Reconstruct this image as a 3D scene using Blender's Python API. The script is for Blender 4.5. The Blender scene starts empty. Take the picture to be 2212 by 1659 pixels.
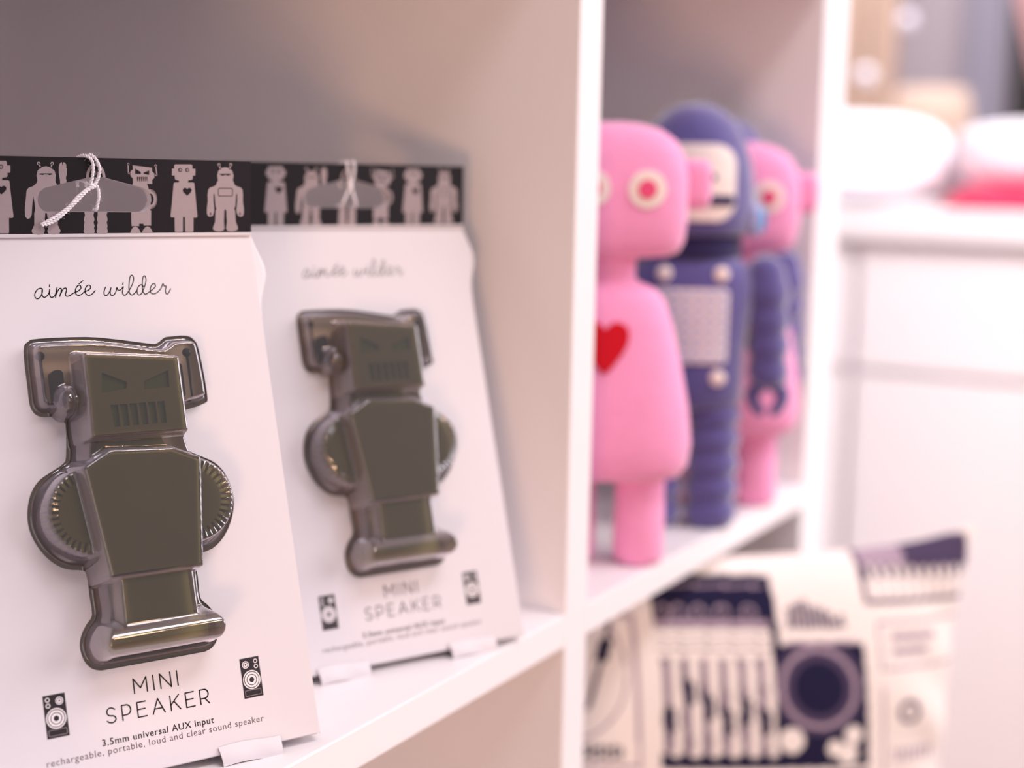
import bpy, bmesh, math, random
import numpy as np
from mathutils import Vector, Matrix
from mathutils.geometry import tessellate_polygon
S = bpy.context.scene
COL = S.collection
R = math.radians
random.seed(4)

# ------------------------------------------------------------------ camera, world, light, exposure
FPX = 3200.0
cam_d = bpy.data.cameras.new('camera'); cam = bpy.data.objects.new('camera', cam_d); COL.objects.link(cam)
cam_d.sensor_width = 36.0; cam_d.lens = FPX / 2212 * 36.0
cam_d.clip_start = 0.02; cam_d.clip_end = 60
cf = Vector((0.8657045731, 0.4799689099, -0.1420754644)); cr = Vector((0.4872637718, -0.8730327613, 0.0196930042)); cu = Vector((0.1145845052, 0.0862765504, 0.9896599153))
cam.matrix_world = Matrix(((cr.x, cu.x, -cf.x, -0.61392209), (cr.y, cu.y, -cf.y, -0.30857622), (cr.z, cu.z, -cf.z, 0.20961832), (0, 0, 0, 1)))
cam_d.dof.use_dof = True; cam_d.dof.focus_distance = 0.522; cam_d.dof.aperture_fstop = 4.3
S.camera = cam

S.view_settings.view_transform = 'Standard'; S.view_settings.look = 'None'
S.view_settings.gamma = 1.0; S.view_settings.exposure = 0.08
S.view_settings.use_curve_mapping = False
S.cycles.transparent_max_bounces = 16; S.cycles.max_bounces = 8; S.cycles.sample_clamp_indirect = 6.0
S.cycles.caustics_reflective = False; S.cycles.caustics_refractive = False

world = bpy.data.worlds.new('world'); S.world = world; world.use_nodes = True
bg = world.node_tree.nodes['Background']; bg.inputs[0].default_value = (0.97, 0.91, 0.91, 1); bg.inputs[1].default_value = 0.31

def area(name, loc, aim, sx, sy, power, col):
    d = bpy.data.lights.new(name, 'AREA'); d.shape = 'RECTANGLE'; d.size = sx; d.size_y = sy; d.energy = power; d.color = col
    o = bpy.data.objects.new(name, d); COL.objects.link(o); o.location = loc
    o.rotation_euler = (Vector(aim) - Vector(loc)).to_track_quat('-Z', 'Y').to_euler(); return o
area('assumed_right_daylight', (1.7, -2.3, 1.15), (0.0, 0.1, 0.1), 2.2, 1.5, 64, (0.97, 0.95, 1.0))  # assumed key daylight from the right front, no window modelled there
area('assumed_front_daylight', (-2.6, -2.0, 0.7), (0.3, 0.2, 0.0), 1.8, 1.4, 9, (1.0, 0.93, 0.92))  # assumed daylight from behind and left of the camera, no window built
area('assumed_overhead_light', (-0.2, -0.9, 1.84), (-0.1, 0.1, 0.0), 1.2, 0.6, 27, (1.0, 0.96, 1.0))  # assumed light from above with no fixture, brightens the shelf tops
area('rear_fill_light', (2.9, 0.7, 1.84), (3.0, 0.6, 0.0), 1.4, 1.4, 52, (1.0, 0.95, 0.98))  # added fill with no real fixture, brightens the far end
area('counter_fill_light', (0.62, -0.80, 1.5), (1.35, 0.15, -0.1), 0.6, 0.6, 8, (1.0, 0.95, 0.97)).data.spread = R(70)  # added narrow fill, no real fixture, lifts the counter front
for k, x in enumerate((-0.24, -0.04)): area('assumed_warm_spot', (x, -1.4 - .12 * k, 1.22 + .22 * k), (-.2, 0.1, 0.05), 0.08, 0.08, 1.3, (1.0, 0.62, 0.34))  # assumed warm sources without lamps, put golden streaks on the bubble's foot
area('assumed_warm_light', (-1.5, -0.6, -0.20), (0.1, 0.2, -0.08), 0.3, 0.3, 6.6, (1.0, 0.56, 0.30))  # assumed warm source at the left, no lamp built, tints the divider orange

# ------------------------------------------------------------------ helpers
def lin(h):
    c = [int(h[i:i + 2], 16) / 255 for i in (0, 2, 4)]
    return tuple(x / 12.92 if x <= .04045 else ((x + .055) / 1.055) ** 2.4 for x in c) + (1,)
def mat(name, hexc, rough=.5, spec=.5, noise=None, sheen=0, bump=None, metallic=0, emit=None, coat=0):
    m = bpy.data.materials.new(name); m.use_nodes = True; nt = m.node_tree; b = nt.nodes['Principled BSDF']
    c = lin(hexc); b.inputs['Base Color'].default_value = c; b.inputs['Roughness'].default_value = rough
    b.inputs['Specular IOR Level'].default_value = spec; b.inputs['Metallic'].default_value = metallic
    b.inputs['Sheen Weight'].default_value = sheen; b.inputs['Coat Weight'].default_value = coat
    if emit: b.inputs['Emission Color'].default_value = c; b.inputs['Emission Strength'].default_value = emit
    tc = nt.nodes.new('ShaderNodeTexCoord')
    n = nt.nodes.new('ShaderNodeTexNoise'); sc, amt = noise or (30, .03)
    n.inputs['Scale'].default_value = sc; n.inputs['Detail'].default_value = 4
    nt.links.new(tc.outputs['Object'], n.inputs['Vector'])
    mr = nt.nodes.new('ShaderNodeMapRange'); mr.inputs['To Min'].default_value = 1 - amt; mr.inputs['To Max'].default_value = 1 + amt
    nt.links.new(n.outputs['Fac'], mr.inputs['Value'])
    mx = nt.nodes.new('ShaderNodeVectorMath'); mx.operation = 'SCALE'; mx.inputs[0].default_value = c[:3]
    nt.links.new(mr.outputs['Result'], mx.inputs['Scale']); nt.links.new(mx.outputs['Vector'], b.inputs['Base Color'])
    if bump:
        n2 = nt.nodes.new('ShaderNodeTexNoise'); n2.inputs['Scale'].default_value = bump[0]; n2.inputs['Detail'].default_value = 3
        nt.links.new(tc.outputs['Object'], n2.inputs['Vector'])
        bp = nt.nodes.new('ShaderNodeBump'); bp.inputs['Strength'].default_value = bump[1]; bp.inputs['Distance'].default_value = .002
        nt.links.new(n2.outputs['Fac'], bp.inputs['Height']); nt.links.new(bp.outputs['Normal'], b.inputs['Normal'])
    return m
def link(o, parent=None):
    COL.objects.link(o)
    if parent: o.parent = parent
    return o
def mk(name, V, F, mats, parent=None, smooth=False, mi=None, label=None):
    me = bpy.data.meshes.new(name); me.from_pydata([tuple(v) for v in V], [], [tuple(int(i) for i in f) for f in F])
    for m in (mats if isinstance(mats, (list, tuple)) else [mats]): me.materials.append(m)
    if mi is not None: me.polygons.foreach_set('material_index', [int(i) for i in mi])
    if smooth: me.polygons.foreach_set('use_smooth', [True] * len(me.polygons))
    me.update(); o = link(bpy.data.objects.new(name, me), parent)
    if label: o['label'] = label
    return o
def tag(o, label, cat, group=None):
    o['label'] = label; o['category'] = cat
    if group: o['group'] = group
    return o
def struct(o): o['kind'] = 'structure'; return o
def empty(name, loc=(0, 0, 0), rz=0):
    o = bpy.data.objects.new(name, None); link(o); o.empty_display_size = .02; o.location = loc; o.rotation_euler = (0, 0, rz); return o
class G:                                   # gathers geometry for one mesh
    def __init__(s): s.V = []; s.F = []; s.M = []
    def add(s, V, F, m=0):
        k = len(s.V); s.V += [tuple(v) for v in V]; s.F += [tuple(i + k for i in f) for f in F]; s.M += [m] * len(F); return s
    def box(s, a, b, m=0, bev=0):
        bm = bmesh.new(); bmesh.ops.create_cube(bm, size=1)
        for v in bm.verts: v.co = Vector([(a[i] + b[i]) / 2 + v.co[i] * (b[i] - a[i]) for i in range(3)])
        if bev: bmesh.ops.bevel(bm, geom=bm.edges[:], offset=bev, segments=2, affect='EDGES', profile=.6)
        bm.verts.ensure_lookup_table(); s.add([v.co for v in bm.verts], [[v.index for v in f.verts] for f in bm.faces], m); bm.free(); return s
    def build(s, name, mats, parent=None, smooth=False, label=None, xf=None):
        V = [xf(v) for v in s.V] if xf else s.V
        return mk(name, V, s.F, mats, parent, smooth, s.M, label)
def area2(p): return sum(p[i][0] * p[(i + 1) % len(p)][1] - p[(i + 1) % len(p)][0] * p[i][1] for i in range(len(p))) / 2
def prism(g, loops, z0, z1, m=0, caps=True, sidem=None):   # flat outline with holes, given thickness
    loops = [list(l) for l in loops]
    for i, l in enumerate(loops):
        if (area2(l) > 0) != (i == 0): l.reverse()
    pts = [p for l in loops for p in l]; tri = tessellate_polygon([[Vector((p[0], p[1], 0)) for p in l] for l in loops])
    n = len(pts); V = [(p[0], p[1], z1) for p in pts]; F = []
    for t in tri:
        a, b, c = [pts[i] for i in t]
        F.append(t if (b[0] - a[0]) * (c[1] - a[1]) - (b[1] - a[1]) * (c[0] - a[0]) > 0 else (t[0], t[2], t[1]))
    if z0 == z1: return g.add(V, F, m)
    V += [(p[0], p[1], z0) for p in pts]; g.add(V, F + [tuple(i + n for i in f[::-1]) for f in F], m)
    k = 0; SF = []
    for l in loops:
        L = len(l)
        for i in range(L):
            a = k + i; b = k + (i + 1) % L; SF.append((a, a + n, b + n, b))
        k += L
    g.add(V, SF, m if sidem is None else sidem); return g
def circ(cx, cy, r, n=32, ry=None, a0=0, a1=2 * math.pi):
    full = abs(a1 - a0 - 2 * math.pi) < 1e-6; k = n if full else n + 1
    return [(cx + r * math.cos(a0 + (a1 - a0) * i / n), cy + (ry or r) * math.sin(a0 + (a1 - a0) * i / n)) for i in range(k)]
def rrect(x0, y0, x1, y1, r, n=5):
    o = []
    for cx, cy, a in ((x1 - r, y1 - r, 0), (x0 + r, y1 - r, 90), (x0 + r, y0 + r, 180), (x1 - r, y0 + r, 270)):
        o += [(cx + r * math.cos(R(a + 90 * i / n)), cy + r * math.sin(R(a + 90 * i / n))) for i in range(n + 1)]
    return o
def smoothline(p, n=6, closed=False):
    p = [Vector(q) for q in p]; out = []; L = len(p)
    for i in range(L if closed else L - 1):
        if closed: a, b, c, d = p[i - 1], p[i], p[(i + 1) % L], p[(i + 2) % L]
        else: a, b, c, d = p[max(i - 1, 0)], p[i], p[i + 1], p[min(i + 2, L - 1)]
        for j in range(n):
            t = j / n; out.append(.5 * ((2 * b) + (c - a) * t + (2 * a - 5 * b + 4 * c - d) * t * t + (3 * b - a - 3 * c + d) * t ** 3))
    if not closed: out.append(p[-1])
    return out
def ribbon(g, pts, w, z, m=0):             # a pen stroke of even width printed on a surface
    for i, p in enumerate(pts):
        c = circ(p[0], p[1], w / 2, 10); g.add([(x, y, z) for x, y in c], [tuple(range(10))], m)
        if i:
            q = pts[i - 1]; dx, dy = p[0] - q[0], p[1] - q[1]; L = math.hypot(dx, dy)
            if L < 1e-9: continue
            nx, ny = -dy / L * w / 2, dx / L * w / 2
            g.add([(q[0] - nx, q[1] - ny, z), (p[0] - nx, p[1] - ny, z), (p[0] + nx, p[1] + ny, z), (q[0] + nx, q[1] + ny, z)], [(0, 1, 2, 3)], m)
def tube(g, pts, r, n=8, m=0):
    pts = [Vector(p) for p in pts]; rings = []; nrm = None
    for i, p in enumerate(pts):
        t = (pts[min(i + 1, len(pts) - 1)] - pts[max(i - 1, 0)]).normalized()
        if nrm is None: nrm = t.orthogonal().normalized()
        nrm = (nrm - t * nrm.dot(t)).normalized(); b = t.cross(nrm); rr = r(i / (len(pts) - 1)) if callable(r) else r
        rings.append([p + (nrm * math.cos(2 * math.pi * k / n) + b * math.sin(2 * math.pi * k / n)) * rr for k in range(n)])
    V = [v for q in rings for v in q]; F = [(i * n + k, i * n + (k + 1) % n, (i + 1) * n + (k + 1) % n, (i + 1) * n + k) for i in range(len(rings) - 1) for k in range(n)]
    F += [tuple(range(n))[::-1], tuple((len(rings) - 1) * n + k for k in range(n))]
    return g.add(V, F, m)
def spow(x, e): return math.copysign(abs(x) ** e, x)
def loft(g, prof, n=40, m=0, c=(0, 0)):    # prof: (z, half width, half depth, exponent[, dx, dy])
    V = []; N = len(prof)
    for q in prof:
        z, a, b, p = q[:4]; dx, dy = q[4:6] if len(q) > 4 else (0, 0)
        for k in range(n):
            t = 2 * math.pi * k / n; V.append((c[0] + dx + a * spow(math.cos(t), 2 / p), c[1] + dy + b * spow(math.sin(t), 2 / p), z))
    F = [(i * n + k, i * n + (k + 1) % n, (i + 1) * n + (k + 1) % n, (i + 1) * n + k) for i in range(N - 1) for k in range(n)]
    F += [tuple(range(n))[::-1], tuple((N - 1) * n + k for k in range(n))]
    return g.add(V, F, m)
def ellip(g, c, r, e=(1, 1), nu=32, nv=18, m=0):
    V = []; 
    for j in range(nv + 1):
        v = -math.pi / 2 + math.pi * j / nv
        for i in range(nu):
            u = 2 * math.pi * i / nu; cv = spow(math.cos(v), e[0])
            V.append((c[0] + r[0] * cv * spow(math.cos(u), e[1]), c[1] + r[1] * cv * spow(math.sin(u), e[1]), c[2] + r[2] * spow(math.sin(v), e[0])))
    F = [(j * nu + i, j * nu + (i + 1) % nu, (j + 1) * nu + (i + 1) % nu, (j + 1) * nu + i) for j in range(nv) for i in range(nu)]
    return g.add(V, F, m)
def inside(P, poly):
    P = np.asarray(P); x, y = P[:, 0], P[:, 1]; r = np.zeros(len(P), bool); j = len(poly) - 1
    for i in range(len(poly)):
        xi, yi = poly[i]; xj, yj = poly[j]
        if yi != yj: r ^= ((yi > y) != (yj > y)) & (x < (xj - xi) * (y - yi) / (yj - yi) + xi)
        j = i
    return r
def sdf(P, poly):                          # signed distance to an outline, positive inside
    P = np.asarray(P, float); d = np.full(len(P), 1e9); n = len(poly)
    for i in range(n):
        a = np.array(poly[i], float); b = np.array(poly[(i + 1) % n], float); e = b - a; L = e @ e
        if L < 1e-12: continue
        t = np.clip(((P - a) @ e) / L, 0, 1); d = np.minimum(d, np.hypot(*(P - a - t[:, None] * e).T))
    return np.where(inside(P, poly), d, -d)
def copy_tree(o, parent=None):
    c = o.copy(); link(c)
    if parent: c.parent = parent
    for ch in [k for k in bpy.data.objects if k.parent == o]: copy_tree(ch, c)
    return c

# ------------------------------------------------------------------ materials
M_lac = mat('white_lacquer', 'F0E9EB', .38, .45, (9, .01))
M_wall = mat('wall_paint', 'D3CAD2', .8, .2, (4, .03))
M_floor = mat('floor_boards', '9A8378', .5, .4, (3, .1))
M_ceil = mat('ceiling_paint', 'E6E0E2', .9, .2)
M_card = mat('white_card', 'D9D0D5', .5, .35, (60, .012))
M_kraft = mat('card_inside', 'C9B4A2', .85, .2, (40, .05))
M_black = mat('black_print', '1C151A', .42, .3, (60, .06))
M_silver = mat('silver_print', 'A08F93', .45, .5, (400, .05))
M_ink = mat('dark_ink', '241820', .5, .4)
M_greyink = mat('grey_ink', '5A4A54', .5, .4)
M_whiteink = mat('white_ink', 'EDE2E5', .5, .4)
M_cotton = mat('cotton', 'F4EDF2', .9, .1, (900, .05))
M_olive = mat('olive_plastic', '8F8850', .35, .5, (60, .1))
M_green = mat('green_plastic', '64760C', .4, .5, (40, .15))
M_dark = mat('dark_plastic', '14121A', .3, .5)
M_pink = mat('pink_felt', 'F49DCB', .85, .2, (120, .05), sheen=.5, bump=(90, .25))
M_pink2 = mat('rose_felt', 'E8507F', .85, .2, (120, .05), sheen=.3)
M_red = mat('red_felt', 'C8051F', .85, .2, (120, .05), sheen=.2)
M_cream = mat('cream_felt', 'F1E2DC', .85, .2, (120, .04), sheen=.3)
M_blue = mat('blue_felt', '544C8C', .82, .25, (120, .06), sheen=1.0, bump=(90, .25))
M_navy = mat('navy_felt', '2B2452', .85, .2, (120, .06), sheen=.3)
M_teal = mat('teal_felt', '2F8FC4', .8, .2)
M_pale = mat('pale_blue_felt', 'A9AEDC', .8, .2, sheen=.3)
M_cushion = mat('white_cotton_cushion', 'F1EEF4', .9, .2, (20, .03), sheen=.3)
M_redcloth = mat('red_pink_cloth', 'F0406E', .9, .2, (12, .12), sheen=.3)
M_beige = mat('beige_fabric', 'D9BFAE', .9, .2, (8, .06))
M_door = mat('dark_door_paint', '3A3739', .6, .3, (5, .1))
M_greyblue = mat('grey_blue_paint', 'A9A6B8', .7, .3)
M_pennant = mat('pink_pennant_cloth', 'F0BDBD', .9, .2)
M_leaf = mat('dark_leaf', '3B4A3A', .6, .3, (20, .2))
M_bulb = mat('frosted_bulb', 'F4F0FF', .3, .5, emit=.22)
M_pot = mat('grey_pot', '8C8A8E', .6, .3)

def blister_mat():
    m = bpy.data.materials.new('smoky_clear_plastic'); m.use_nodes = True; nt = m.node_tree; nt.nodes.clear()
    out = nt.nodes.new('ShaderNodeOutputMaterial'); tr = nt.nodes.new('ShaderNodeBsdfTransparent'); gl = nt.nodes.new('ShaderNodeBsdfGlossy')
    mix = nt.nodes.new('ShaderNodeMixShader'); fr = nt.nodes.new('ShaderNodeFresnel'); fr.inputs['IOR'].default_value = 1.62
    tr.inputs['Color'].default_value = (.86, .79, .73, 1); gl.inputs['Color'].default_value = (.95, .92, .97, 1); gl.inputs['Roughness'].default_value = .06
    n = nt.nodes.new('ShaderNodeTexNoise'); n.inputs['Scale'].default_value = 60; n.inputs['Detail'].default_value = 1
    tc = nt.nodes.new('ShaderNodeTexCoord'); nt.links.new(tc.outputs['Object'], n.inputs['Vector'])
    bp = nt.nodes.new('ShaderNodeBump'); bp.inputs['Strength'].default_value = .12; bp.inputs['Distance'].default_value = .001
    nt.links.new(n.outputs['Fac'], bp.inputs['Height']); nt.links.new(bp.outputs['Normal'], gl.inputs['Normal']); nt.links.new(bp.outputs['Normal'], fr.inputs['Normal'])
    ml = nt.nodes.new('ShaderNodeMath'); ml.operation = 'MULTIPLY_ADD'; ml.inputs[1].default_value = 2.1; ml.inputs[2].default_value = .015; ml.use_clamp = True
    nt.links.new(fr.outputs['Fac'], ml.inputs[0]); nt.links.new(ml.outputs['Value'], mix.inputs['Fac'])
    nt.links.new(tr.outputs[0], mix.inputs[1]); nt.links.new(gl.outputs[0], mix.inputs[2]); 
    hz = nt.nodes.new('ShaderNodeBsdfDiffuse'); hz.inputs['Color'].default_value = (.72, .67, .77, 1); lw = nt.nodes.new('ShaderNodeLayerWeight'); lw.inputs['Blend'].default_value = .42  # lavender diffuse at grazing angles, standing in for reflections on the bubble walls
    mh = nt.nodes.new('ShaderNodeMath'); pw = nt.nodes.new('ShaderNodeMath'); pw.operation = 'POWER'; pw.inputs[1].default_value = 1.8; nt.links.new(lw.outputs['Facing'], pw.inputs[0]); mh.operation = 'MULTIPLY_ADD'; mh.inputs[1].default_value = .8; mh.inputs[2].default_value = .012; nt.links.new(pw.outputs[0], mh.inputs[0])
    m2 = nt.nodes.new('ShaderNodeMixShader'); nt.links.new(mh.outputs[0], m2.inputs['Fac']); nt.links.new(tr.outputs[0], m2.inputs[1]); nt.links.new(hz.outputs[0], m2.inputs[2]); nt.links.new(m2.outputs[0], mix.inputs[1])
    nt.links.new(mix.outputs[0], out.inputs['Surface']); return m
M_blister = blister_mat()

# outlines of the print and the moulding, in millimetres on the card
T = {"hole":[[-22.0,14.4],[-21.3,16.2],[-19.6,17.5],[-11.6,19.5],[-3.3,21.5],[2.0,21.6],[9.3,19.8],[16.5,18.1],[18.6,17.0],[19.9,15.1],[20.1,13.3],[19.4,11.2],[18.0,9.6],[16.8,9.0],[-2.7,9.1],[-18.7,9.1],[-20.4,9.7],[-21.6,11.1],[-22.1,12.8]],
"girl":[[29.2,26.3],[29.6,26.7],[36.0,26.8],[36.4,26.4],[36.4,25.2],[37.6,25.2],[37.5,22.7],[36.5,22.7],[36.5,21.5],[36.1,21.1],[34.7,20.9],[34.6,20.1],[36.7,20.1],[37.1,19.8],[38.2,7.5],[37.9,7.0],[36.6,7.0],[36.5,1.8],[36.1,1.6],[33.5,1.6],[33.2,1.9],[33.2,7.2],[32.4,7.2],[32.3,1.9],[32.0,1.6],[29.4,1.6],[29.1,1.9],[29.1,7.1],[27.8,7.1],[27.5,7.4],[28.9,19.6],[29.2,20.0],[31.0,20.1],[31.0,20.8],[29.8,21.0],[29.4,21.4],[29.3,22.6],[28.2,22.6],[28.3,25.1],[29.2,25.2]],
"girl_eyes":[[31.5,24.7],[34.3,24.7]],
"girl_heart":[[34.23,17.6],[34.63,18.04],[35.41,18.14],[35.97,17.61],[35.96,16.89],[35.38,16.15],[34.2,15.13],[33.05,16.14],[32.44,16.86],[32.5,17.58],[33.07,18.12],[33.8,18.03]],
"space":[[49.8,26.0],[48.1,25.7],[46.9,24.6],[46.4,22.9],[46.7,21.0],[46.2,20.2],[46.0,19.4],[44.9,18.7],[43.4,18.3],[42.7,17.4],[42.4,15.5],[42.5,13.3],[42.1,10.6],[42.1,8.4],[42.6,7.5],[43.4,7.3],[44.4,7.6],[44.9,8.6],[45.1,9.8],[44.8,13.2],[44.8,15.7],[45.1,16.1],[45.3,15.2],[45.6,11.3],[46.0,10.3],[45.6,9.4],[45.4,5.4],[44.5,3.2],[44.5,2.5],[45.5,1.9],[47.1,1.7],[48.7,2.0],[49.2,2.8],[49.0,5.4],[49.1,7.4],[49.2,9.6],[49.5,10.2],[50.1,9.6],[50.1,7.4],[50.3,5.4],[49.9,2.8],[50.5,1.9],[52.1,1.7],[53.7,1.9],[54.7,2.4],[54.8,3.2],[53.9,5.4],[53.7,9.4],[53.3,10.4],[53.8,11.3],[54.1,15.3],[54.3,16.2],[54.6,15.8],[54.6,13.2],[54.2,9.9],[54.4,8.6],[55.0,7.6],[55.9,7.3],[56.7,7.4],[57.3,8.4],[57.3,10.6],[56.9,13.3],[57.0,15.6],[56.8,17.6],[56.1,18.4],[54.6,18.8],[53.4,19.5],[53.3,20.2],[52.8,21.1],[53.2,22.9],[52.6,24.7],[51.4,25.7],[49.8,26.0]],
"space_ant":[[47.2,26.9],[47.8,25.4],[52.0,27.0],[51.5,25.5]],
"space_visor":[[47.3,23.5],[52.0,23.6],[51.9,23.2],[51.4,23.2],[51.1,22.8],[50.5,22.9],[50.2,23.1],[49.3,23.1],[49.0,22.8],[48.3,22.8],[47.9,23.1],[47.5,23.2]],
"space_panel":[[46.7,18.2],[52.8,15.0]],
"space_claw":[[43.5,8.4],[55.7,8.4]],
"angry_head":[[13.1,26.1],[20.5,25.3],[20.5,23.9],[21.3,23.3],[21.6,22.5],[21.2,21.5],[20.5,20.9],[20.5,19.4],[18.5,19.4],[19.1,17.6],[19.2,17.3],[14.3,18.6],[14.8,19.5],[13.1,19.5],[13.0,21.5],[12.3,22.0],[12.0,23.2],[12.4,24.1],[13.1,24.5]],
"angry_ant":[[11.4,26.5],[11.4,23.1],[12.1,23.1],[21.9,26.1],[22.4,22.6],[21.5,22.5]],
"angry_dark":[[[14.05,24.86],[16.15,23.71],[16.14,23.0],[14.02,22.97]],[[19.36,24.36],[19.33,22.69],[17.21,23.02],[17.27,23.49]],[[14.63,21.91],[15.12,21.92],[15.05,20.26],[14.8,20.26]],[[15.35,21.92],[15.82,21.93],[15.74,20.27],[15.52,20.27]],[[16.07,21.93],[16.52,21.94],[16.44,20.28],[16.24,20.28]],[[16.79,21.95],[17.22,21.95],[17.14,20.29],[16.97,20.29]],[[17.52,21.96],[17.92,21.96],[17.84,20.3],[17.69,20.3]],[[18.24,21.97],[18.62,21.97],[18.54,20.31],[18.42,20.31]]],
"angry_arm":[[19.8,13.8],[22.6,13.7]],
"angry_legs":[[[12.4,9.2],[15.3,9.2],[15.2,3.9],[12.3,3.9]],[[17.0,9.2],[19.9,9.7],[19.8,4.1],[16.9,4.1]],[[11.7,1.4],[12.1,2.4],[12.8,3.4],[13.7,3.8],[14.6,3.4],[15.3,2.5],[15.8,1.4]],[[16.2,1.5],[16.7,2.5],[17.5,3.4],[18.3,3.8],[19.2,3.5],[20.0,2.5],[20.4,1.5]]],
"mid_legs":[[[-5.4,9.3],[-1.6,9.3],[-2.0,7.9],[-1.6,6.4],[-2.0,5.2],[-1.6,4.1],[-1.9,3.2],[-1.5,2.2],[-1.9,1.3],[-5.4,1.3],[-5.8,2.2],[-5.5,3.2],[-5.6,4.1],[-5.3,5.3],[-5.6,6.4],[-5.1,7.9]],[[-0.4,9.3],[3.3,9.3],[2.9,7.9],[3.3,6.4],[2.9,5.2],[3.2,4.1],[3.0,3.2],[3.3,2.1],[2.9,1.2],[-0.6,1.3],[-1.0,2.2],[-0.6,3.2],[-0.8,4.1],[-0.4,5.2],[-0.7,6.4],[-0.4,7.9]]],
"mid_head":[[-0.8,21.3],[2.8,21.4],[-0.7,26.6]],
"wave_body":[[-18.8,25.2],[-20.5,24.8],[-21.8,23.6],[-22.3,21.9],[-22.0,20.1],[-22.5,19.0],[-23.8,18.0],[-25.1,17.6],[-25.9,16.6],[-26.2,13.9],[-26.7,10.0],[-26.6,7.5],[-25.9,6.6],[-24.9,6.9],[-24.3,8.2],[-24.1,10.9],[-23.6,14.8],[-23.2,12.2],[-23.0,10.0],[-23.4,8.7],[-23.5,4.5],[-24.5,2.5],[-24.2,1.5],[-22.2,1.0],[-20.2,1.3],[-19.8,2.3],[-20.0,4.4],[-19.6,7.3],[-19.5,8.7],[-18.9,8.7],[-18.7,6.9],[-18.4,4.4],[-18.9,2.4],[-18.6,1.4],[-16.6,1.1],[-14.6,1.4],[-14.1,2.4],[-15.1,4.4],[-14.8,8.9],[-15.2,10.0],[-14.5,14.4],[-13.9,17.6],[-15.3,19.1],[-15.6,20.2],[-15.4,22.0],[-15.8,23.6],[-17.2,24.8]],
"wave_arm":[[-14.1,25.8],[-13.5,26.6],[-13.1,26.7],[-13.0,25.4],[-12.7,26.7],[-12.0,26.6],[-11.5,25.8],[-11.6,24.9],[-11.3,24.5],[-11.4,22.7],[-11.8,21.1],[-11.6,20.3],[-11.7,18.5],[-13.9,18.5],[-13.9,20.2],[-14.3,22.7],[-14.3,24.7]],
"wave_ant":[[-21.4,26.1],[-20.7,24.6],[-16.6,26.2],[-17.0,24.7]],
"wave_visor":[[-21.2,22.6],[-16.6,22.7],[-16.7,22.3],[-17.2,22.2],[-17.7,22.0],[-18.1,22.3],[-19.6,22.3],[-20.1,22.0],[-20.6,22.2],[-21.2,22.2]],
"string":[[[-5.26,28.84],[-3.88,28.87],[-2.52,27.34],[-2.11,24.65],[-2.41,21.28],[-2.79,19.7],[-2.36,18.24]],[[-3.18,28.84],[-1.8,28.87],[-0.33,26.71],[0.31,24.02],[-0.33,20.86],[-1.29,19.27],[-2.36,18.24]],[[-2.36,18.36],[-4.82,16.98],[-8.33,14.26],[-11.38,10.89],[-15.77,7.76],[-19.19,5.87],[-21.46,4.66]],[[-2.36,18.02],[-4.6,16.54],[-7.65,13.6],[-10.93,10.45],[-14.88,7.09],[-18.08,5.2],[-21.24,4.44]],[[-2.35,18.58],[-1.07,18.82],[-0.06,17.03],[0.24,14.54],[0.01,12.28],[-0.21,9.22]],[[-5.43,20.57],[-4.29,19.91],[-2.47,18.47]]],
"logo":[[[-22.75,173.17],[-23.34,173.4],[-24.43,173.01],[-25.41,171.77],[-25.69,170.51],[-25.24,169.73],[-24.42,169.7],[-23.47,170.65],[-22.79,172.11],[-22.71,173.17],[-22.99,171.91],[-22.98,170.63],[-22.38,170.01],[-21.41,170.49],[-20.52,171.61],[-20.11,172.88],[-20.38,171.4],[-20.12,170.11],[-19.38,170.0],[-18.34,170.9],[-17.4,173.44]],[[-17.4,173.44],[-17.9,171.74],[-18.39,169.88]],[[-18.24,170.69],[-16.95,172.66],[-16.13,173.14],[-15.96,172.45],[-16.83,170.21]],[[-16.69,170.64],[-15.24,172.82],[-14.26,173.17],[-14.1,172.4],[-14.73,170.79],[-14.21,170.17],[-12.99,170.47],[-11.83,171.21],[-10.03,171.93],[-8.84,172.88],[-8.96,173.97],[-9.92,173.86],[-10.8,172.6],[-10.98,171.18],[-10.23,170.38],[-9.04,170.6],[-7.71,171.59],[-6.27,172.11],[-5.25,172.99],[-5.43,173.95],[-6.39,173.85],[-7.3,172.49],[-7.32,170.98],[-6.34,170.25],[-4.98,170.68],[-3.7,171.95]],[[-9.31,174.58],[-7.71,175.7]],[[-19.9,174.62],[-20.08,173.86]],[[7.09,174.56],[6.86,173.82]],[[0.28,173.04],[-0.46,171.41],[-0.44,170.23],[0.41,170.03],[1.53,171.22],[2.3,172.77],[1.77,171.03],[2.07,169.98],[3.06,170.12],[4.02,171.4],[4.51,172.79],[4.76,171.99],[5.48,171.79],[6.46,172.51],[6.97,173.02],[6.4,171.06],[6.7,169.96],[7.6,170.06],[8.74,171.25],[10.57,173.93],[11.31,176.12],[10.84,177.32],[9.91,176.38],[9.12,173.09],[9.02,170.67],[9.8,169.85],[11.0,170.48],[11.96,171.59]],[[14.74,172.84],[13.89,173.61],[12.77,172.98],[11.99,171.46],[12.23,169.95],[13.28,170.05],[14.63,172.04],[15.95,175.11],[15.69,176.89],[14.88,176.25],[14.21,172.94],[14.25,170.9],[15.03,169.99],[16.19,170.53],[18.17,171.8],[19.28,172.88],[18.96,173.91],[18.04,173.5],[17.11,171.97],[17.18,170.5],[18.24,169.98],[19.69,170.55],[21.25,171.93],[22.32,173.73],[22.66,172.87],[23.47,172.76],[22.95,171.34],[23.01,170.09],[23.76,169.89],[25.07,171.73]]],
"icon":[[-39.9,32.6],[-32.2,32.6],[-32.4,18.2],[-39.9,18.3]],
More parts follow.
